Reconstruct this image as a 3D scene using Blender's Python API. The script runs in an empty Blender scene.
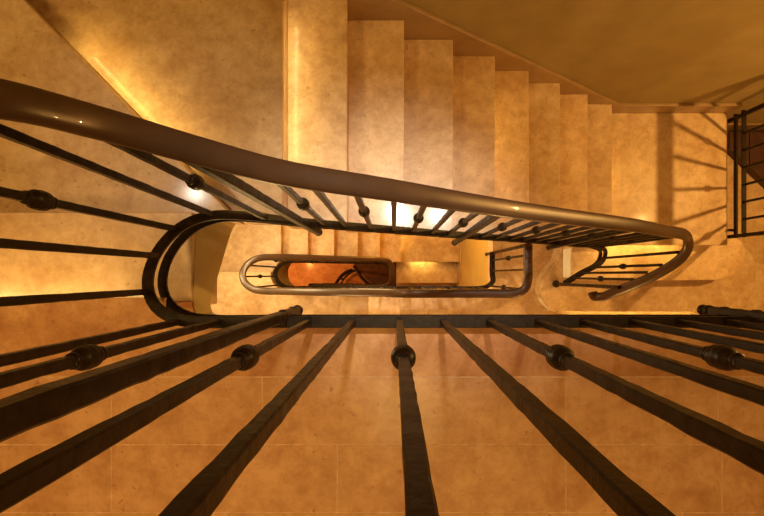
import bpy, bmesh, math, random
from mathutils import Vector
random.seed(7)
S = bpy.context.scene
C = S.collection
F = 440.0            # focal length in pixels
CX, CY = 394.0, 275.0   # the point straight below the camera
ZC = 3.77            # camera height over the main floor

def P(px, py, D):
    """place measured on the photograph: pixel and depth below the camera -> metres"""
    return Vector(((px-CX)*D/F, (CY-py)*D/F, ZC-D))
def V(X, Y, D): return Vector((X, Y, ZC-D))

# ---------------------------------------------------------------- camera
cd = bpy.data.cameras.new('camera'); cam = bpy.data.objects.new('camera', cd); C.objects.link(cam)
cam.location = (0, 0, ZC); cam.rotation_euler = (0, 0, 0)
cd.sensor_width = 36; cd.lens = 36*F/764
cd.shift_x = -(CX-382)/764; cd.shift_y = (CY-258)/764
cd.clip_start = .01
S.camera = cam
# ---------------------------------------------------------------- world and light
S.view_settings.view_transform = 'Standard'; S.view_settings.look = 'None'
S.view_settings.gamma = 1; S.view_settings.exposure = 0.20
w = bpy.data.worlds.new('world'); S.world = w; w.use_nodes = True
w.node_tree.nodes['Background'].inputs[0].default_value = (1, .52, .13, 1)
w.node_tree.nodes['Background'].inputs[1].default_value = .10

def lamp(name, typ, loc, energy, col, rot=(0,0,0), **k):
    l = bpy.data.lights.new(name, typ); l.energy = energy; l.color = col
    for a, b in k.items(): setattr(l, a, b)
    o = bpy.data.objects.new(name, l); C.objects.link(o); o.location = loc; o.rotation_euler = rot
    return o
def aim(o, t):
    o.rotation_euler = (Vector(t)-o.location).to_track_quat('-Z', 'Y').to_euler()
WHITE = (1, .92, .76); WARM = (1, .62, .19); AMBER = (1, .51, .10); YEL = (1, .66, .16)
# ceiling spot of whiter light over the well
for x, e in ((.065, 260), (.61, 120)):
    o = lamp('ceiling_spot', 'SPOT', V(x, .82, -1.6), e, WHITE, spot_size=math.radians(27), spot_blend=1.0, shadow_soft_size=.045)
    aim(o, V(-.02+x*.45, .16, 1.9))
o = lamp('ceiling_spot', 'SPOT', V(-1.86, .76, -1.0), 34, WHITE, spot_size=math.radians(26), spot_blend=1.0, shadow_soft_size=.045); aim(o, V(-.75, .45, 1.7))
# unseen warm fill added above the top landing and the winders
lamp('warm_fill_light', 'AREA', V(.1, -1.25, -1.6), 28, WARM, size=.6)
lamp('warm_fill_light', 'AREA', V(-1.5, .2, -1.4), 23, WARM, size=.5)
# wall lamp beside the quarter landing (throws the baluster shadows)
lamp('wall_or_fill_lamp', 'POINT', V(2.93, .66, 1.33), 118, (1, .56, .15), shadow_soft_size=.018)
# unseen fill lights added under the upper flights and in the basement
lamp('wall_or_fill_lamp', 'POINT', V(-.95, .95, 2.75), 62, (1,.82,.42), shadow_soft_size=.28)
lamp('wall_or_fill_lamp', 'POINT', V(-.9, -.9, 2.9), 24, (1,.68,.26), shadow_soft_size=.2)
lamp('wall_or_fill_lamp', 'POINT', V(-1.65, .25, 3.0), 45, (1, .84, .45), shadow_soft_size=.28)
lamp('wall_or_fill_lamp', 'POINT', V(.45, .95, 4.2), 28, (1, .46, .05), shadow_soft_size=.08)
lamp('wall_or_fill_lamp', 'POINT', V(1.3, -1.1, 2.6), 18, WARM, shadow_soft_size=.1)
lamp('wall_or_fill_lamp', 'POINT', V(-1.6, .2, 6.2), 42, (1, .40, .08), shadow_soft_size=.05)

# ---------------------------------------------------------------- materials
def newmat(name):
    m = bpy.data.materials.new(name); m.use_nodes = True
    nt = m.node_tree; return m, nt, nt.nodes['Principled BSDF']
def N(nt, t, **k):
    n = nt.nodes.new(t)
    for a, b in k.items():
        if a in n.inputs: n.inputs[a].default_value = b
        else: setattr(n, a, b)
    return n
def stone(name, a, b, c, rough=.42, coat=.34, vein=1.0, dk=(.60, .50, .40), e0=.34, e1=.60):
    m, nt, p = newmat(name); L = nt.links
    tc = N(nt, 'ShaderNodeTexCoord'); oi = N(nt, 'ShaderNodeObjectInfo')
    off = N(nt, 'ShaderNodeVectorMath', operation='SCALE'); off.inputs[3].default_value = 13
    cmb = N(nt, 'ShaderNodeCombineXYZ'); 
    for i in range(3): L.new(oi.outputs['Random'], cmb.inputs[i])
    L.new(cmb.outputs[0], off.inputs[0])
    add = N(nt, 'ShaderNodeVectorMath', operation='ADD'); L.new(tc.outputs['Object'], add.inputs[0]); L.new(off.outputs[0], add.inputs[1])
    n1 = N(nt, 'ShaderNodeTexNoise', Scale=3.2, Detail=6, Roughness=.6, Distortion=.5); L.new(add.outputs[0], n1.inputs['Vector'])
    n2 = N(nt, 'ShaderNodeTexNoise', Scale=15, Detail=10, Roughness=.78, Distortion=.25); L.new(add.outputs[0], n2.inputs['Vector'])
    n3 = N(nt, 'ShaderNodeTexNoise', Scale=48, Detail=3, Roughness=.5, Distortion=.3); L.new(add.outputs[0], n3.inputs['Vector'])
    r1 = N(nt, 'ShaderNodeValToRGB'); L.new(n1.outputs[0], r1.inputs[0])
    r1.color_ramp.elements[0].position = .36; r1.color_ramp.elements[0].color = (*b, 1)
    r1.color_ramp.elements[1].position = .64; r1.color_ramp.elements[1].color = (*a, 1)
    r2 = N(nt, 'ShaderNodeValToRGB'); L.new(n2.outputs[0], r2.inputs[0])
    r2.color_ramp.elements[0].position = e0; r2.color_ramp.elements[0].color = (*dk, 1)
    r2.color_ramp.elements[1].position = e1; r2.color_ramp.elements[1].color = (1, 1, 1, 1)
    mx = N(nt, 'ShaderNodeMix', data_type='RGBA', blend_type='MULTIPLY'); mx.inputs[0].default_value = .75*vein
    L.new(r1.outputs[0], mx.inputs[6]); L.new(r2.outputs[0], mx.inputs[7])
    r3 = N(nt, 'ShaderNodeValToRGB'); L.new(n3.outputs[0], r3.inputs[0])
    r3.color_ramp.elements[0].position = .27; r3.color_ramp.elements[0].color = (1, 1, 1, 1)
    r3.color_ramp.elements[1].position = .33; r3.color_ramp.elements[1].color = (0, 0, 0, 1)
    mx2 = N(nt, 'ShaderNodeMix', data_type='RGBA'); L.new(mx.outputs[2], mx2.inputs[6]); mx2.inputs[7].default_value = (*c, 1)
    sc = N(nt, 'ShaderNodeMath', operation='MULTIPLY'); sc.inputs[1].default_value = .6; L.new(r3.outputs[0], sc.inputs[0]); L.new(sc.outputs[0], mx2.inputs[0])
    hs = N(nt, 'ShaderNodeHueSaturation')
    mr = N(nt, 'ShaderNodeMapRange'); mr.inputs[3].default_value = .82; mr.inputs[4].default_value = 1.1
    L.new(oi.outputs['Random'], mr.inputs[0]); L.new(mr.outputs[0], hs.inputs['Value']); L.new(mx2.outputs[2], hs.inputs['Color'])
    L.new(hs.outputs[0], p.inputs['Base Color'])
    p.inputs['Roughness'].default_value = rough; p.inputs['Coat Weight'].default_value = coat; p.inputs['Coat Roughness'].default_value = .13
    p.inputs['Specular IOR Level'].default_value = .4
    bp = N(nt, 'ShaderNodeBump', Strength=.12, Distance=.002); L.new(n2.outputs[0], bp.inputs['Height']); L.new(bp.outputs[0], p.inputs['Normal'])
    return m
def plain(name, col, rough=.5, metal=0, nscale=0, namt=.3, bump=0, coat=0):
    m, nt, p = newmat(name); L = nt.links
    p.inputs['Base Color'].default_value = (*col, 1); p.inputs['Roughness'].default_value = rough; p.inputs['Metallic'].default_value = metal
    p.inputs['Coat Weight'].default_value = coat
    if name == 'wrought_iron': p.inputs['Specular IOR Level'].default_value = .16
    if nscale:
        tc = N(nt, 'ShaderNodeTexCoord'); n = N(nt, 'ShaderNodeTexNoise', Scale=nscale, Detail=6, Roughness=.6); L.new(tc.outputs['Object'], n.inputs['Vector'])
        r = N(nt, 'ShaderNodeValToRGB'); L.new(n.outputs[0], r.inputs[0])
        r.color_ramp.elements[0].position = .3; r.color_ramp.elements[0].color = (*[c*(1-namt) for c in col], 1)
        r.color_ramp.elements[1].position = .7; r.color_ramp.elements[1].color = (*[min(1, c*(1+namt)) for c in col], 1)
        L.new(r.outputs[0], p.inputs['Base Color'])
        if bump:
            b = N(nt, 'ShaderNodeBump', Strength=bump, Distance=.003); L.new(n.outputs[0], b.inputs['Height']); L.new(b.outputs[0], p.inputs['Normal'])
    return m
M_STONE = stone('honey_travertine', (.80, .57, .33), (.60, .37, .17), (.30, .15, .06))
M_STONE2 = stone('matt_honey_travertine', (.80, .57, .33), (.60, .37, .17), (.30, .15, .06), coat=.03)
M_TILE = stone('rust_travertine', (.66, .36, .17), (.46, .20, .075), (.24, .10, .04), rough=.5, coat=.1, dk=(.64, .50, .35), e0=.36, e1=.57)
M_TILE2 = stone('tan_travertine', (.66, .375, .20), (.53, .275, .13), (.24, .10, .04), rough=.5, coat=.1, dk=(.66, .52, .38), e0=.36, e1=.58)
M_GROUT = plain('grout', (.72, .47, .29), .8, nscale=40)
M_SKIRT = stone('skirting_stone', (.36, .22, .095), (.29, .17, .07), (.30, .15, .06), vein=.5)
M_PALE = plain('lit_riser_stone', (.92, .85, .72), .25, nscale=12, namt=.08, coat=.3)  # pale tone stands in for light falling on the risers
M_WALL = plain('ochre_plaster', (.32, .225, .085), .75, nscale=5, namt=.12, bump=.1)
M_WALLY = plain('yellow_plaster', (.62, .42, .12), .7, nscale=5, namt=.08, bump=.1)
M_STRING = plain('olive_plaster', (.45, .33, .14), .7, nscale=9, namt=.08, bump=.1)
M_IRON = plain('wrought_iron', (.020, .011, .005), .38, .0, nscale=60, namt=.45, bump=.4)
M_BRASS = plain('bronze_handrail', (.075, .036, .017), .38, .20, nscale=7, namt=.2, coat=.2)
M_WOOD = plain('dark_timber', (.060, .018, .008), .45, 0, nscale=14, namt=.5)
M_SHADE = plain('brown_basement_shade', (.10, .04, .015), .45, 0, nscale=9, namt=.5)  # dark brown standing in for shade at the well bottom
def emis(name, col, s):
    m, nt, p = newmat(name); p.inputs['Emission Color'].default_value = (*col, 1); p.inputs['Emission Strength'].default_value = s
    return m
M_LED = emis('lit_strip', YEL, 3)

# ---------------------------------------------------------------- helpers
def link(name, bm, mats, parent=None, smooth=False, bevel=0):
    bmesh.ops.remove_doubles(bm, verts=bm.verts, dist=1e-6)
    bmesh.ops.recalc_face_normals(bm, faces=bm.faces)
    me = bpy.data.meshes.new(name); bm.to_mesh(me); bm.free()
    for m in (mats if isinstance(mats, list) else [mats]): me.materials.append(m)
    if smooth:
        for f in me.polygons: f.use_smooth = True
    o = bpy.data.objects.new(name, me); C.objects.link(o)
    if parent: 
        o.parent = parent; o.matrix_parent_inverse.identity()
        o.location = -Vector(parent.location) if parent.type == 'EMPTY' else (0, 0, 0)
    if bevel:
        b = o.modifiers.new('bevel', 'BEVEL'); b.width = bevel; b.segments = 2; b.limit_method = 'ANGLE'
    return o
def thing(name, loc, label, cat, group=None):
    o = bpy.data.objects.new(name, None); C.objects.link(o); o.location = loc; o.empty_display_size = .1
    o['label'] = label; o['category'] = cat
    if group: o['group'] = group
    return o
def struct(o): o['kind'] = 'structure'; return o
def prism(bm, xy, z0, z1, mi=0):
    lo = [bm.verts.new((x, y, z0)) for x, y in xy]; hi = [bm.verts.new((x, y, z1)) for x, y in xy]
    n = len(xy); fs = [bm.faces.new(lo[::-1]), bm.faces.new(hi)]
    for i in range(n): fs.append(bm.faces.new((lo[i], lo[(i+1) % n], hi[(i+1) % n], hi[i])))
    for f in fs: f.material_index = mi
def box(bm, x0, x1, y0, y1, z0, z1, mi=0): prism(bm, [(x0, y0), (x1, y0), (x1, y1), (x0, y1)], z0, z1, mi)
def catmull(pts, step=.02):
    pts = [Vector(p) for p in pts]; out = []
    e = [2*pts[0]-pts[1]] + pts + [2*pts[-1]-pts[-2]]
    for i in range(1, len(e)-2):
        a, b, c, d = e[i-1:i+3]; n = max(2, int((c-b).length/step))
        # centripetal parameters keep long straight pieces straight
        t0 = 0; t1 = max(1e-4, (b-a).length**.5); t2 = t1+max(1e-4, (c-b).length**.5); t3 = t2+max(1e-4, (d-c).length**.5)
        for k in range(n):
            t = t1+(t2-t1)*k/n
            A1 = a*((t1-t)/(t1-t0))+b*((t-t0)/(t1-t0)); A2 = b*((t2-t)/(t2-t1))+c*((t-t1)/(t2-t1)); A3 = c*((t3-t)/(t3-t2))+d*((t-t2)/(t3-t2))
            B1 = A1*((t2-t)/(t2-t0))+A2*((t-t0)/(t2-t0)); B2 = A2*((t3-t)/(t3-t1))+A3*((t-t1)/(t3-t1))
            out.append(B1*((t2-t)/(t2-t1))+B2*((t-t1)/(t2-t1)))
    out.append(pts[-1]); return out
def sweep(bm, pts, prof, caps=True):
    """prof: (side, up) offsets; frame stays upright"""
    rings = []
    side = None
    for i, p in enumerate(pts):
        t = (pts[min(i+1, len(pts)-1)]-pts[max(i-1, 0)]).normalized()
        s = Vector((t.y, -t.x, 0))
        if s.length > .15: s.normalize(); side = s
        else: s = side if side is not None else Vector((1, 0, 0))
        u = s.cross(t).normalized()
        if u.z < 0: u = -u
        rings.append([bm.verts.new(p+s*a+u*b) for a, b in prof])
    n = len(prof)
    for r, q in zip(rings, rings[1:]):
        for i in range(n): bm.faces.new((r[i], r[(i+1) % n], q[(i+1) % n], q[i]))
    if caps: bm.faces.new(rings[0][::-1]); bm.faces.new(rings[-1])
def oval(w, h, n=18, flat=.8): 
    out = []
    for i in range(n):
        a = 2*math.pi*i/n; c, s = math.cos(a), math.sin(a)
        out.append((w/2*math.copysign(abs(c)**flat, c), h/2*math.copysign(abs(s)**flat, s)))
    return out
def rect(w, h): return [(-w/2, -h/2), (w/2, -h/2), (w/2, h/2), (-w/2, h/2)]
def lathe(bm, c, prof, n=20):
    rings = []
    for r, z in prof: rings.append([bm.verts.new(Vector(c)+Vector((r*math.cos(2*math.pi*i/n), r*math.sin(2*math.pi*i/n), z))) for i in range(n)])
    for r, q in zip(rings, rings[1:]):
        for i in range(n): bm.faces.new((r[i], r[(i+1) % n], q[(i+1) % n], q[i]))
    bm.faces.new(rings[0][::-1]); bm.faces.new(rings[-1])
def bar(bm, x, y, z0, z1, w, hammer=.00035, step=.022, ang=0, top=(0, 0)):
    """square hammered bar with chamfered corners"""
    n = max(2, int((z1-z0)/step)); rings = []
    for k in range(n+1):
        z = z0+(z1-z0)*k/n; h = w/2+random.uniform(-hammer, hammer); c = w*.12
        ox, oy = random.uniform(-hammer, hammer)*.7+top[0]*k/n, random.uniform(-hammer, hammer)*.7+top[1]*k/n
        pr = [(-h+c, -h), (h-c, -h), (h, -h+c), (h, h-c), (h-c, h), (-h+c, h), (-h, h-c), (-h, -h+c)]
        ca, sa = math.cos(ang), math.sin(ang)
        rings.append([bm.verts.new((x+ox+a*ca-b*sa, y+oy+a*sa+b*ca, z)) for a, b in pr])
    for r, q in zip(rings, rings[1:]):
        for i in range(8): bm.faces.new((r[i], r[(i+1) % 8], q[(i+1) % 8], q[i]))
    bm.faces.new(rings[0][::-1]); bm.faces.new(rings[-1])
COLLAR = [(.0095, -.034), (.012, -.032), (.0125, -.027), (.0105, -.024), (.0125, -.022), (.0165, -.016), (.0182, -.011), (.0172, -.0075),
          (.0188, -.003), (.0188, .003), (.0172, .0075), (.0182, .011), (.0165, .016), (.0125, .022), (.0105, .024), (.0125, .027), (.012, .032), (.0095, .034)]
def ball(r, z, n=9): return [(r*math.sin(math.pi*(k+.25)/(n-.5)), z-r*math.cos(math.pi*(k+.25)/(n-.5))) for k in range(n)]
def baluster(par, x, y, z0, z1, knob=False, w=.016, ang=0, zk=None, top=(0, 0)):
    bm = bmesh.new(); bar(bm, x, y, z0, z1, w, ang=ang, top=top)
    b = link('baluster', bm, M_IRON, par)
    if knob:
        bm = bmesh.new(); zk = zk if zk is not None else z0+(z1-z0)*.515; t = (zk-z0)/(z1-z0); lathe(bm, (x+top[0]*t, y+top[1]*t, zk), COLLAR)
        c = link('collar', bm, M_IRON, None, smooth=True); c.parent = b
    return b
def post(par, x, y, z0, z1, w=.0255, foot=None, two=False, top=(0, 0)):
    bm = bmesh.new(); bar(bm, x, y, z0, z1, w, .0005, top=top)
    b = link('newel_post', bm, M_IRON, par)
    bm = bmesh.new(); lathe(bm, (x, y, 0), ball(.017, z0-.012)); f = link('ball_finial', bm, M_IRON, None, smooth=True); f.parent = b
    if two: bm = bmesh.new(); lathe(bm, (x, y, 0), ball(.0165, z0-.038)); f = link('ball_finial', bm, M_IRON, None, smooth=True); f.parent = b
    if foot:   # two fixing pins into the slab edge
        for dz in (.05, .16):
            bm = bmesh.new(); y0, y1 = sorted((y-.016*foot, y+.03*foot)); box(bm, x-.009, x+.009, y0, y1, z0+dz-.009, z0+dz+.009)
            f = link('fixing_bolt', bm, M_IRON, None, bevel=.003); f.parent = b
    return b

# path of the well edge (plan)
PW = [(-.50, -.139), (-.60, -.139), (-.625, -.128), (-.635, -.10), (-.635, -.064), (-.635, 0), (-.635, .19), (-.625, .208), (-.60, .216), (-.50, .216)]
PS = [(-.50, -.142), (-.60, -.142), (-.627, -.131), (-.638, -.10), (-.638, -.064), (-.638, 0), (-.638, .19), (-.628, .211), (-.60, .219), (-.50, .219)]
def outward(path, d):
    out = []
    for i, p in enumerate(path):
        a = Vector(path[max(0, i-1)]); b = Vector(path[min(len(path)-1, i+1)]); t = (b-a).normalized()
        n = Vector((-t.y, t.x)); out.append((p[0]+n.x*d, p[1]+n.y*d))
    return out
def ribbon(bm, pin, pout, ztop, zbot):
    n = len(pin); vs = []
    for i in range(n):
        vs.append([bm.verts.new((*pin[i], ztop[i])), bm.verts.new((*pout[i], ztop[i])), bm.verts.new((*pout[i], zbot[i])), bm.verts.new((*pin[i], zbot[i]))])
    for a, b in zip(vs, vs[1:]):
        for k in range(4): bm.faces.new((a[k], a[(k+1) % 4], b[(k+1) % 4], b[k]))
    bm.faces.new(vs[0][::-1]); bm.faces.new(vs[-1])

# ================================================================ setting
WL, WR, WN, WF = -1.95, 4.6, -1.7, 1.22
# top landing, tiled
bm = bmesh.new()
fl = [(WL+.025, WN), (2.4, WN), (2.4, -.142)]+PS[:5]+[(WL+.025, -.064)]
prism(bm, fl, ZC-1.25, ZC-1.2208, 2)
fl = [(WL+.025, WN), (2.4, WN), (2.4, -.142)]+PS[:4]+[(-.638, -.084), (WL+.025, -.084)]
prism(bm, fl, ZC-1.45, ZC-1.25, 0)
g = .0015
def tile(x0, x1, y0, y1, mi): box(bm, x0+g, x1-g, y0+g, y1-g, ZC-1.2235, ZC-1.22, mi)
k = 1
tile(-.635, 2.4, -.283, -.1415, 0)
prism(bm, [(WL+.025, -.283+g), (-.637, -.283+g), (-.637, -.064), (WL+.025, -.064)], ZC-1.2235, ZC-1.22, 0)
for y0, y1, xs in ((-.471, -.283, [WL, -1.2, -.785, -.366, .057, .477, .90, 1.33, 1.76, 2.4]), (-.66, -.471, [WL, -1.41, -.785, -.158, .477, .91, 1.5, 2.4]),
                   (-.85, -.66, [WL, -1.2, -.5, .2, .8, 1.4, 2.4]), (-1.04, -.85, [WL, -1.0, -.3, .4, 1.1, 2.4]), (-1.7, -1.04, [WL, -.9, 0, .9, 2.4])):
    for a, b in zip(xs, xs[1:]): tile(a, b, y0, y1, 1); k += 1
struct(link('floor', bm, [M_TILE, M_TILE2, M_GROUT]))
# main floor
bm = bmesh.new()
prism(bm, [(.05, WN), (WR, WN), (WR, WF), (.846, WF), (.846, -.14), (.05, -.14)], ZC-3.97, ZC-3.773, 1)
xs = [.05, .30, .62, .94, 1.26, 1.60, 1.95, 2.3, 2.65, 3.0, 3.4, 3.9, WR]
ys = [WN, -1.3, -.95, -.62, -.285, -.14, .17, .50, .85, WF]
for j in range(len(ys)-1):
    for i in range(len(xs)-1):
        if ys[j] >= -.141 and xs[i] < .84:
            if xs[i+1] > .846: box(bm, .846, xs[i+1]-g, ys[j]+g, ys[j+1]-g, ZC-3.7735, ZC-3.77)
            continue
        box(bm, xs[i]+(0 if i == 0 else g), xs[i+1]-g, ys[j]+g, ys[j+1]-(0 if ys[j+1] == -.14 and xs[i] < .8 else g), ZC-3.7735, ZC-3.77)
struct(link('floor', bm, [M_STONE, M_GROUT]))
# deep basement floor
bm = bmesh.new(); box(bm, WL+.025, WR-.01, WN+.01, WF-.01, ZC-7.5, ZC-7.3); struct(link('floor', bm, M_TILE))
bm = bmesh.new(); prism(bm, [tuple(P(x, y, 7.28).xy) for x, y in ((346, 255), (430, 255), (430, 300), (384, 300))], ZC-7.3, ZC-7.28); struct(link('floor', bm, M_SHADE))  # dark patch: shade of the deep well put into the floor colour
# walls
bm = bmesh.new(); box(bm, WL-.1, 2.48, WF, WF+.15, ZC-7.5, ZC+1.2); struct(link('wall_far', bm, M_WALL))
bm = bmesh.new(); box(bm, 2.48, WR+.1, WF+.03, WF+.18, ZC-7.5, ZC+1.2); struct(link('wall_far', bm, M_WALL))
bm = bmesh.new(); box(bm, WL-.15, WL, WN, WF, ZC-7.5, ZC+1.2); struct(link('wall_left', bm, M_WALL))
bm = bmesh.new(); box(bm, WR, WR+.15, WN, WF+.03, ZC-7.5, ZC+1.2); struct(link('wall_right', bm, M_WALL))
bm = bmesh.new(); box(bm, WL-.1, WR+.1, WN-.15, WN, ZC-7.5, ZC+1.2); struct(link('wall_near', bm, M_WALL))
bm = bmesh.new(); box(bm, .846, .96, WN, WF, ZC-7.3, ZC-3.97); struct(link('wall_basement', bm, M_WALLY))
# skirting along the far wall: follows the flight, then the quarter landing
bm = bmesh.new()
def skirt(bm, pts, y0, y1):
    lo = [(x, z-.6) for x, z in pts]
    poly = pts+lo[::-1]
    a = [bm.verts.new((x, y0, z)) for x, z in poly]; b = [bm.verts.new((x, y1, z)) for x, z in poly]
    n = len(poly); bm.faces.new(a[::-1]); bm.faces.new(b)
    for i in range(n): bm.faces.new((a[i], a[(i+1) % n], b[(i+1) % n], b[i]))
skirt(bm, [(WL, ZC-1.40), (-1.50, ZC-1.44), (-.50, ZC-1.60), (.05, ZC-1.955), (1.60, ZC-3.12), (2.47, ZC-3.12)], WF-.021, WF)
struct(link('baseboard_far', bm, M_SKIRT, bevel=.003))
bm = bmesh.new(); box(bm, 2.49, WR, WF+.014, WF+.03, ZC-3.77, ZC-3.62); struct(link('baseboard_far', bm, M_SKIRT, bevel=.003))
bm = bmesh.new(); box(bm, .832, .846, .17, WF, ZC-5.64, ZC-5.52); box(bm, .832, .846, -.10, .17, ZC-5.81, ZC-5.52); struct(link('baseboard_basement', bm, M_STONE, bevel=.003))

# ================================================================ staircases
def step(par, xy, D, back=(0, 0), h=.17, extra=.03, name='step', mat=None):
    bm = bmesh.new(); prism(bm, xy, ZC-D-.03, ZC-D)
    prism(bm, [(x+back[0], y+back[1]) for x, y in xy], ZC-D-h-extra, ZC-D-.03)
    return link(name, bm, mat or M_STONE, par, bevel=.0025)
def strip_light(par, a, b, out, power, col=YEL, drop=.05):
    """lit slot in the riser under a nosing, from a to b (plan), shining out and down"""
    a = Vector(a); b = Vector(b); o2 = Vector((*out, 0)).normalized(); mid = (a+b)/2; L = (b-a).length
    d = (b-a).normalized(); ang = math.atan2(d.y, d.x)
    bm = bmesh.new()
    q = [a, b, b+o2*.006, a+o2*.006]; prism(bm, [(v.x, v.y) for v in q], a.z-drop-.012, a.z-drop)
    link('step_light', bm, M_LED, par)
    l = lamp('step_light_lamp', 'AREA', mid+o2*.012-Vector((0, 0, drop+.016)), power, col, shape='RECTANGLE', size=L, size_y=.012)
    z = -(o2*.35+Vector((0, 0, -1))).normalized()      # light's local +Z is away from the beam
    from mathutils import Matrix
    x = d; z = (z-x*z.dot(x)).normalized(); y = z.cross(x)
    l.rotation_euler = Matrix((x, y, z)).transposed().to_euler()
    return l

YS = 1.199
up = thing('staircase', V(0, .6, 3.6), 'upper honey stone staircase beyond the long handrail, winding from top landing to main floor', 'stairs')
TX = [-.44, -.203, .047, .30, .553, .79, 1.037, 1.285, 1.53]       # nosing positions of the long flight
step(up, [(WL+.025, -.084), (-.638, -.084)]+PS[5:7]+[(-.638, .198), (WL+.025, .198)], 1.39, (0, -.02))
step(up, [(WL+.025, .178), (-.638, .178), (-.62, .215), (-.579, .215), (-1.53, YS), (WL+.025, YS)], 1.56, (-.0145, -.0138))
step(up, [(-.60, .219), (-.44, .219), (-.44, YS), (-1.56, YS)], 1.73, (-.02, 0))
for i in range(1, 9): step(up, [(TX[i-1]-.02, .219), (TX[i], .219), (TX[i], YS), (TX[i-1]-.02, YS)], 1.73+.17*i, (-.02, 0))
step(up, [(1.51, .222), (2.47, .222), (2.47, YS), (1.51, YS)], 3.26, (0, .02), h=.48, name='quarter_landing', mat=M_STONE2)
def PX(D, *pts): return [tuple(P(x, y, D).xy) for x, y in pts]
s2 = PX(3.43, (572, 243), (572, 280), (650, 280.5), (716, 280), (730, 276.5), (739, 270), (744.5, 261), (745.5, 251), (742, 242), (735, 237), (726, 236), (726, 243))
step(up, s2, 3.43, (0, .02), h=.32, mat=M_STONE2)
edge3 = [(560, 254), (557.5, 262), (550, 270), (543.5, 279), (540.5, 288), (541.5, 297), (546, 305), (553, 311)]
s3 = PX(3.6, (578, 247), (562, 247), *edge3, (600, 311.5), (735, 311.5), (745, 305), (752, 295), (755.5, 282), (756, 268), (752, 255), (744, 245), (732, 240), (722, 245))
step(up, s3, 3.6, (0, .02), h=.165, extra=0, mat=M_STONE2)
# pale plates: light on the two lowest risers put into the colour
bm = bmesh.new(); sweep(bm, catmull([P(x-1.2, y, 3.685) for x, y in edge3], .01), rect(.006, .150)); link('lit_riser', bm, M_PALE, up)
bm = bmesh.new(); sweep(bm, [V(1.385, .21, 3.52), V(1.385, -.02, 3.52)], rect(.006, .150)); link('lit_riser', bm, M_PALE, up)
# string: stone cladding then plaster
pin = PW; pout = outward(PW, .02)
pinl = [Vector(p) for p in pin]
bm = bmesh.new()
zb = [ZC-a for a in (1.46, 1.51, 1.515, 1.52, 1.54, 1.59, 1.73, 1.755, 1.765, 1.84)]
far = [(x, .216) for x in (-.44, 0, .5, 1.0, 1.53)]; pt = lambda x: 1.73+.68*(x+.44)
ribbon(bm, pin+far, pout+[(x, y+.02) for x, y in far], [ZC-1.395]*5+[ZC-1.40]*1+[ZC-1.42, ZC-1.59, ZC-1.592, ZC-1.60]+[ZC-pt(x)-.175 for x, y in far], zb+[ZC-pt(x)-.24 for x, y in far])
link('string', bm, M_STRING, up)
# lit slots
strip_light(up, V(-1.75, -.082, 1.22), V(-.85, -.082, 1.22), (0, 1), .7, (1,.72,.28))
strip_light(up, V(-1.26, .899, 1.56), V(-.82, .437, 1.56), (.72, .69), .6, (1,.72,.22))
strip_light(up, V(-.458, .45, 1.73), V(-.458, 1.12, 1.73), (1, 0), .45, (1, .78, .33))
strip_light(up, V(.535, .4, 2.41), V(.535, 1.0, 2.41), (1, 0), .10)
strip_light(up, V(1.512, .4, 3.09), V(1.512, .9, 3.09), (1, 0), .25)
strip_light(up, V(1.62, .240, 3.26), V(2.2, .240, 3.26), (0, -1), .7)
strip_light(up, P(575, 309, 3.6), P(710, 309, 3.6), (0, -1), .9)

lo = thing('staircase', V(-.4, .7, 5.98), 'lower yellow lit staircase seen through the well, descending from the main floor to the basement', 'stairs')
YN = -.14
NX = [.05, -.229, -.509, -.79]
for i in range(1, 4): step(lo, [(NX[i], -1.3), (NX[i-1]+.02, -1.3), (NX[i-1]+.02, YN), (NX[i], YN)], 3.77+.17*i, (.02, 0))
PL = [(-1.10, YN), (-1.17, -.13), (-1.22, -.09), (-1.245, -.03), (-1.25, .03), (-1.245, .08), (-1.215, .13), (-1.17, .158), (-1.10, .165)]
step(lo, [(WL+.025, -1.3), (-.77, -1.3), (-.77, YN)]+PL[:5]+[(WL+.025, .03)], 4.45, (0, 0), mat=M_STONE2)
step(lo, [(WL+.025, .03)]+PL[4:8]+[(-1.187, .165), (-1.187, YS), (WL+.025, YS)][0:0]+[(-1.187, .16), (-1.187, YS), (WL+.025, YS)], 4.435, (-.0, 0), h=.185) if False else None
step(lo, [(WL+.025, .01), (-1.25, .01), (-1.245, .08), (-1.215, .13), (-1.187, .15), (-1.187, YS), (WL+.025, YS)], 4.62, (-.02, 0), mat=M_STONE2)
FX = [-1.187, -.936, -.676, -.42, -.169, .087]
for i in range(1, 6): step(lo, [(FX[i-1]-.02, .165), (FX[i], .165), (FX[i], YS), (FX[i-1]-.02, YS)], 4.62+.17*i, (-.02, 0), mat=M_STONE2)
step(lo, [(.067, .167), (.832, .167), (.832, YS), (.067, YS)], 5.64, (0, .02))
step(lo, [(.03, -.106), (.832, -.106), (.832, .187), (.03, .187)], 5.81, (0, .02))
step(lo, [(.03, -1.3), (.832, -1.3), (.832, -.086), (.03, -.086)], 5.98, (0, .02), h=.3)
bm = bmesh.new(); plo = outward(PL, .02)
fz = [(x, .165) for x in (-.9, -.5, 0)]; nz = [(x, YN) for x in (.0, -.5, -.79)]
ribbon(bm, nz+PL+fz, [(x, y-.02) for x, y in nz]+plo+[(x, y+.02) for x, y in fz],
       [ZC-a for a in (4.1, 4.3, 4.5)]+[ZC-4.56]*5+[ZC-4.66, ZC-4.70, ZC-4.75, ZC-4.8]+[ZC-a for a in (5.05, 5.3, 5.6)],
       [ZC-a for a in (4.2, 4.4, 4.7)]+[ZC-5.19]*9+[ZC-a for a in (5.3, 5.45, 5.9)])
link('string', bm, M_STRING, lo)
strip_light(lo, V(.22, .187, 5.64), V(.52, .187, 5.64), (0, -1), .5)
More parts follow.
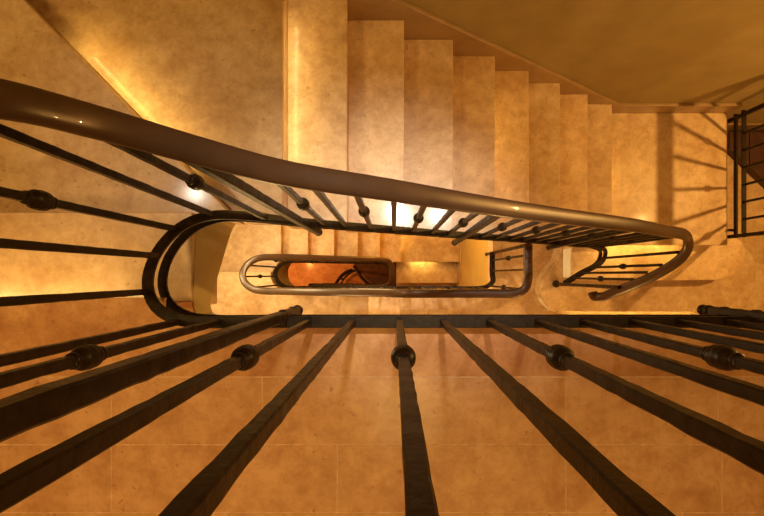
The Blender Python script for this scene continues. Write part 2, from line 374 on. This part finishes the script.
strip_light(lo, V(-1.8, .012, 4.45), V(-1.3, .012, 4.45), (0, 1), .0001) if False else None
strip_light(lo, V(-1.207, .35, 4.62), V(-1.207, 1.0, 4.62), (1, 0), .04)
strip_light(lo, V(.067, .35, 5.47), V(.067, .9, 5.47), (1, 0), .5)

# ================================================================ upper railing
ra = thing('stair_railing', V(0, .2, 2.0), 'long upper wrought iron railing with a bronze handrail, sweeping round the well in the foreground', 'railing')
# bottom rail: near run, turn, flight, curtail
rail_far = lambda x: 2.0+.70*x+(.0 if x < 1.0 else (x-1.0)*.25)
bp = [V(2.2, -.123, 1.15), V(1.2, -.123, 1.15), V(.4, -.123, 1.15), V(-.3, -.123, 1.15), V(-.50, -.123, 1.15), V(-.57, -.115, 1.15), V(-.628, -.083, 1.16), V(-.660, -.03, 1.18),
      V(-.664, .03, 1.205), V(-.655, .10, 1.265), V(-.625, .155, 1.325), V(-.575, .188, 1.39), V(-.50, .20, 1.49), V(-.40, .20, 1.60), V(-.26, .20, 1.73), V(0, .2, 1.93), V(.36, .2, 2.20), V(.8, .2, 2.52), V(1.2, .2, 2.86), V(1.40, .198, 3.03),
      V(1.50, .165, 3.12), V(1.50, .09, 3.18), V(1.42, .02, 3.28), V(1.34, -.06, 3.40)]
bpath = catmull(bp, .02)
def z_at(path, x, y=None):
    c = [p for p in path if y is None or abs(p.y-y) < .03]
    return min(c, key=lambda p: abs(p.x-x)).z
bm = bmesh.new(); sweep(bm, bpath, rect(.030, .009)); link('bottom_rail', bm, M_IRON, ra, bevel=.0015)
bm = bmesh.new(); sweep(bm, [p-Vector((0, 0, .075)) for p in bpath], rect(.026, .009)); link('lower_rail', bm, M_IRON, ra, bevel=.0015)
# handrail
hp = [V(2.2, -.125, .125), V(.8, -.125, .125), V(0, -.125, .125), V(-.45, -.125, .125), V(-.56, -.115, .13), V(-.63, -.08, .15), V(-.665, -.02, .19), V(-.665, .06, .26), V(-.665, .13, .34), V(-.65, .19, .44), V(-.62, .225, .52), V(-.537, .24, .60), V(-.481, .248, .72), V(-.375, .238, .845), V(-.245, .222, .95), V(0, .207, 1.08), V(.28, .2, 1.28), V(.56, .2, 1.49), V(1.0, .2, 1.80), V(1.25, .2, 2.02), V(1.42, .200, 2.16), V(1.49, .185, 2.235),
      V(1.522, .140, 2.28), V(1.515, .085, 2.33), V(1.46, .012, 2.42), V(1.39, -.048, 2.52), V(1.32, -.098, 2.62), V(1.262, -.132, 2.67), V(1.222, -.130, 2.69), V(1.213, -.105, 2.69)]
hpath = catmull(hp, .012)
bm = bmesh.new(); sweep(bm, hpath, oval(.056, .030)); link('handrail', bm, M_BRASS, ra, smooth=True)
HZ = ZC-.14
for x, k in [(-.565, 0), (-.459, 1), (-.222, 1), (-.107, 0), (.014, 1), (.128, 0), (.248, 1), (.374, 0), (.490, 1), (.617, 0), (.74, 1), (.865, 0), (.98, 1), (1.18, 1), (1.30, 0), (1.42, 1), (1.54, 0), (1.66, 1), (1.78, 0), (1.9, 1), (2.02, 0), (2.14, 1)]:
    baluster(ra, x, -.123, ZC-1.15, HZ, k, zk=ZC-.657)
for x in (-.288, .94): post(ra, x, -.106, ZC-1.30, HZ, foot=-1, two=x > 0)
for x, y, D, k, h, kd in [(-.663, -.045, 1.18, 0, .18, 0), (-.657, .053, 1.225, 0, .25, 0), (-.645, .136, 1.295, 1, .40, .80), (-.575, .192, 1.385, 0, .54, 0), (-.452, .2, 1.55, 1, .72, 1.06)]:
    baluster(ra, x, y, ZC-D, ZC-h, k, zk=ZC-kd, top=(0, 0) if y < .19 else (-.045, .04))
def hz(x): return z_at([p for p in hpath if p.y > .15], x)-.008
def htop(x):
    xt = x*1.22 if x < -.3 else x
    return xt, min([p for p in hpath if p.y > .15], key=lambda p: abs(p.x-xt)).y
def bz(x): return z_at([p for p in bpath if p.y > .14], x)
for x, k in [(-.272, 1), (-.195, 0), (-.097, 1), (0, 0), (.087, 1), (.18, 0), (.265, 1), (.45, 1), (.54, 0), (.634, 1), (.725, 0), (.815, 1), (.905, 0), (1.0, 1), (1.19, 1), (1.28, 0), (1.37, 1), (1.45, 0)]:
    xt, yt = htop(x); baluster(ra, x, .2, bz(x), hz(xt), k, top=(xt-x, yt-.2))
for x, xt, fd in ((-.311, -.42, 1.83), (.332, .335, 2.43), (1.0, 1.02, 2.86)): yt = htop(xt/1.22 if xt < 0 else xt)[1]; post(ra, x, .177, ZC-fd+.03, hz(xt), top=(xt-x, yt-.177))
def near_pt(path, x, y): return min(path, key=lambda p: (p.x-x)**2+(p.y-y)**2)
for (x, y, k) in [(1.495, .12, 0), (1.46, .055, 1), (1.415, .015, 0), (1.375, -.025, 1)]:
    baluster(ra, x, y, near_pt(bpath, x, y).z, near_pt(hpath, x, y).z-.01, k)
# last post at the curtail step stands on the stone
bm = bmesh.new(); bar(bm, 1.315, -.072, ZC-3.595, ZC-2.57, .022, .0008); b = link('newel_post', bm, M_IRON, ra)
bm = bmesh.new(); lathe(bm, (1.315, -.072, 0), ball(.030, ZC-3.57)); f = link('ball_finial', bm, M_IRON, None, smooth=True); f.parent = b

# ================================================================ lower railing
rb = thing('stair_railing', V(-.2, 0, 3.77), 'lower wrought iron railing whose rounded bronze handrail loops inside the stairwell', 'railing')
hp = [V(.834, .193, 2.74), V(.834, .05, 2.74), V(.832, -.035, 2.74), V(.81, -.09, 2.74), V(.75, -.113, 2.74), V(.60, -.115, 2.745), V(.3, -.115, 2.75), V(.05, -.115, 2.76), V(-.10, -.112, 2.83), V(-.5, -.118, 3.06), V(-.86, -.122, 3.32),
      V(-1.02, -.124, 3.43), V(-1.12, -.108, 3.48), V(-1.20, -.055, 3.53), V(-1.225, .01, 3.56), V(-1.205, .08, 3.60), V(-1.14, .135, 3.65), V(-1.03, .152, 3.72), V(-.7, .152, 3.94), V(-.35, .150, 4.18), V(-.12, .148, 4.34), V(-.05, .13, 4.39), V(-.025, .08, 4.42), V(-.02, 0, 4.45), V(-.03, -.08, 4.49), V(-.1, -.12, 4.55), V(-.6, -.125, 4.9), V(-1.0, -.125, 5.18)]
hpb = catmull(hp, .02)
bm = bmesh.new(); sweep(bm, hpb, oval(.056, .034)); link('handrail', bm, M_BRASS, rb, smooth=True)
bb = [V(.834, .193, 3.70), V(.834, .0, 3.70), V(.84, -.05, 3.70), V(.80, -.09, 3.70), V(.74, -.105, 3.70), V(.3, -.108, 3.71), V(.05, -.11, 3.73), V(-.10, -.112, 3.80), V(-.5, -.118, 4.02), V(-.86, -.122, 4.27),
      V(-1.02, -.124, 4.38), V(-1.12, -.108, 4.43), V(-1.20, -.055, 4.48), V(-1.225, .01, 4.5), V(-1.205, .08, 4.54), V(-1.14, .13, 4.59), V(-1.03, .142, 4.66), V(-.7, .142, 4.88), V(-.35, .142, 5.12), V(-.12, .142, 5.28), V(-.05, .12, 5.33), V(-.025, .08, 5.36), V(-.02, 0, 5.4), V(-.03, -.08, 5.44), V(-.1, -.12, 5.5), V(-.6, -.125, 5.85), V(-1.0, -.125, 6.12)]
bpb = catmull(bb, .02)
bm = bmesh.new(); sweep(bm, bpb, rect(.030, .009)); link('bottom_rail', bm, M_IRON, rb)
bm = bmesh.new(); sweep(bm, [p-Vector((0, 0, .075)) for p in bpb], rect(.026, .009)); link('lower_rail', bm, M_IRON, rb)
acc = 0; nxt = .05; kk = 1
for i in range(1, len(hpb)):
    acc += (hpb[i]-hpb[i-1]).xy.length
    if acc >= nxt:
        p = hpb[i]; q = near_pt([v for v in bpb if v.z < p.z-.6 and v.z > p.z-1.2] or bpb, p.x, p.y)
        if i < len(hpb)-4: baluster(rb, q.x, q.y, q.z, p.z-.01, kk % 2, w=.014)
        kk += 1; nxt += .115
post(rb, .846, .19, ZC-4.0, ZC-2.75, w=.022)
for x in (.35, -.42): post(rb, x, -.12, ZC-(4.02 if x > 0 else 4.35), ZC-(2.75 if x > 0 else 3.03), w=.022)
for x in (-.95, -.2): post(rb, x, .145, ZC-(5.12 if x < -.5 else 5.6), ZC-(3.79 if x < -.5 else 4.3), w=.022)

# ================================================================ side railing by the quarter landing
rc = thing('landing_railing', V(2.54, .7, 3.2), 'short wrought iron guard at the right edge casting baluster shadows over the stone landing', 'railing')
X0 = 2.505
bm = bmesh.new(); sweep(bm, [V(X0, .27, 3.15), V(X0, 1.18, 3.15)], rect(.030, .009)); link('bottom_rail', bm, M_IRON, rc)
bm = bmesh.new(); sweep(bm, [V(X0, .27, 3.225), V(X0, 1.18, 3.225)], rect(.026, .009)); link('lower_rail', bm, M_IRON, rc)
bm = bmesh.new(); sweep(bm, [V(X0, .25, 2.22), V(X0, 1.2, 2.22)], oval(.056, .034)); link('handrail', bm, M_BRASS, rc, smooth=True)
for i in range(6): baluster(rc, X0, .40+.123*i, ZC-3.15, ZC-2.24, i % 2 == 0)
for y in (.285, 1.15): post(rc, X0, y, ZC-3.33, ZC-2.24, w=.026)
bm = bmesh.new(); sweep(bm, [V(2.46, .33, 3.24), V(X0, .33, 3.24)], rect(.02, .014)); link('wall_bracket', bm, M_IRON, rc)

# ================================================================ basement railing and timber
rd = thing('stair_railing', V(-.55, .0, 7.3), 'small dark basement railing with a curled end deep in the well', 'railing')
hd = [P(372, 297, 6.3), P(360, 284, 6.35), P(352, 270, 6.4), P(345, 271, 6.42), P(337, 280, 6.44), P(333, 290, 6.46), P(336, 298, 6.48)]
hd = [P(400, 286, 6.0), P(380, 292, 6.1), P(364, 280, 6.25), P(354, 266, 6.35)]
bm = bmesh.new(); sweep(bm, catmull(hd, .02), oval(.05, .034)); link('handrail', bm, M_IRON, rd, smooth=True)
h2 = catmull([P(352, 270, 6.45), P(345, 273, 6.47), P(338, 280, 6.49), P(334, 289, 6.5), P(336, 299, 6.5)], .02)
bm = bmesh.new(); sweep(bm, h2, oval(.05, .034)); link('handrail', bm, M_IRON, rd, smooth=True)
bm = bmesh.new(); sweep(bm, [p-Vector((0, 0, .72)) for p in h2], rect(.03, .009)); link('bottom_rail', bm, M_IRON, rd)
for i in (1, 6, 11, 16, 20):
    if i < len(h2): p = h2[i]; baluster(rd, p.x, p.y, p.z-.79, p.z-.01, i % 2, w=.014)
bm = bmesh.new(); bar(bm, h2[0].x, h2[0].y, ZC-7.3, h2[0].z+.01, .024); link('newel_post', bm, M_IRON, rd)
# dark timber boards beyond the side railing
td = thing('timber_platform', P(780, 150, 3.72), 'dark brown boarded timber platform beyond the right-hand guard railing', 'platform')
A = P(727, 150, 3.7).xy; B = P(727, 136, 3.7).xy
for i in range(7):
    t0, t1 = i*.17, i*.17+.163
    bx = lambda t: (2.80+t)
    lo_y = lambda x: P(727, 146, 3.7).y-(x-P(727, 0, 3.7).x)*.95
    x0 = P(729, 0, 3.7).x+t0; x1 = P(729, 0, 3.7).x+t1
    bm = bmesh.new(); prism(bm, [(x0, lo_y(x0)), (x1, lo_y(x1)), (x1, 1.20), (x0, 1.20)], ZC-3.77, ZC-3.69)
    link('board', bm, M_WOOD, td, bevel=.003)
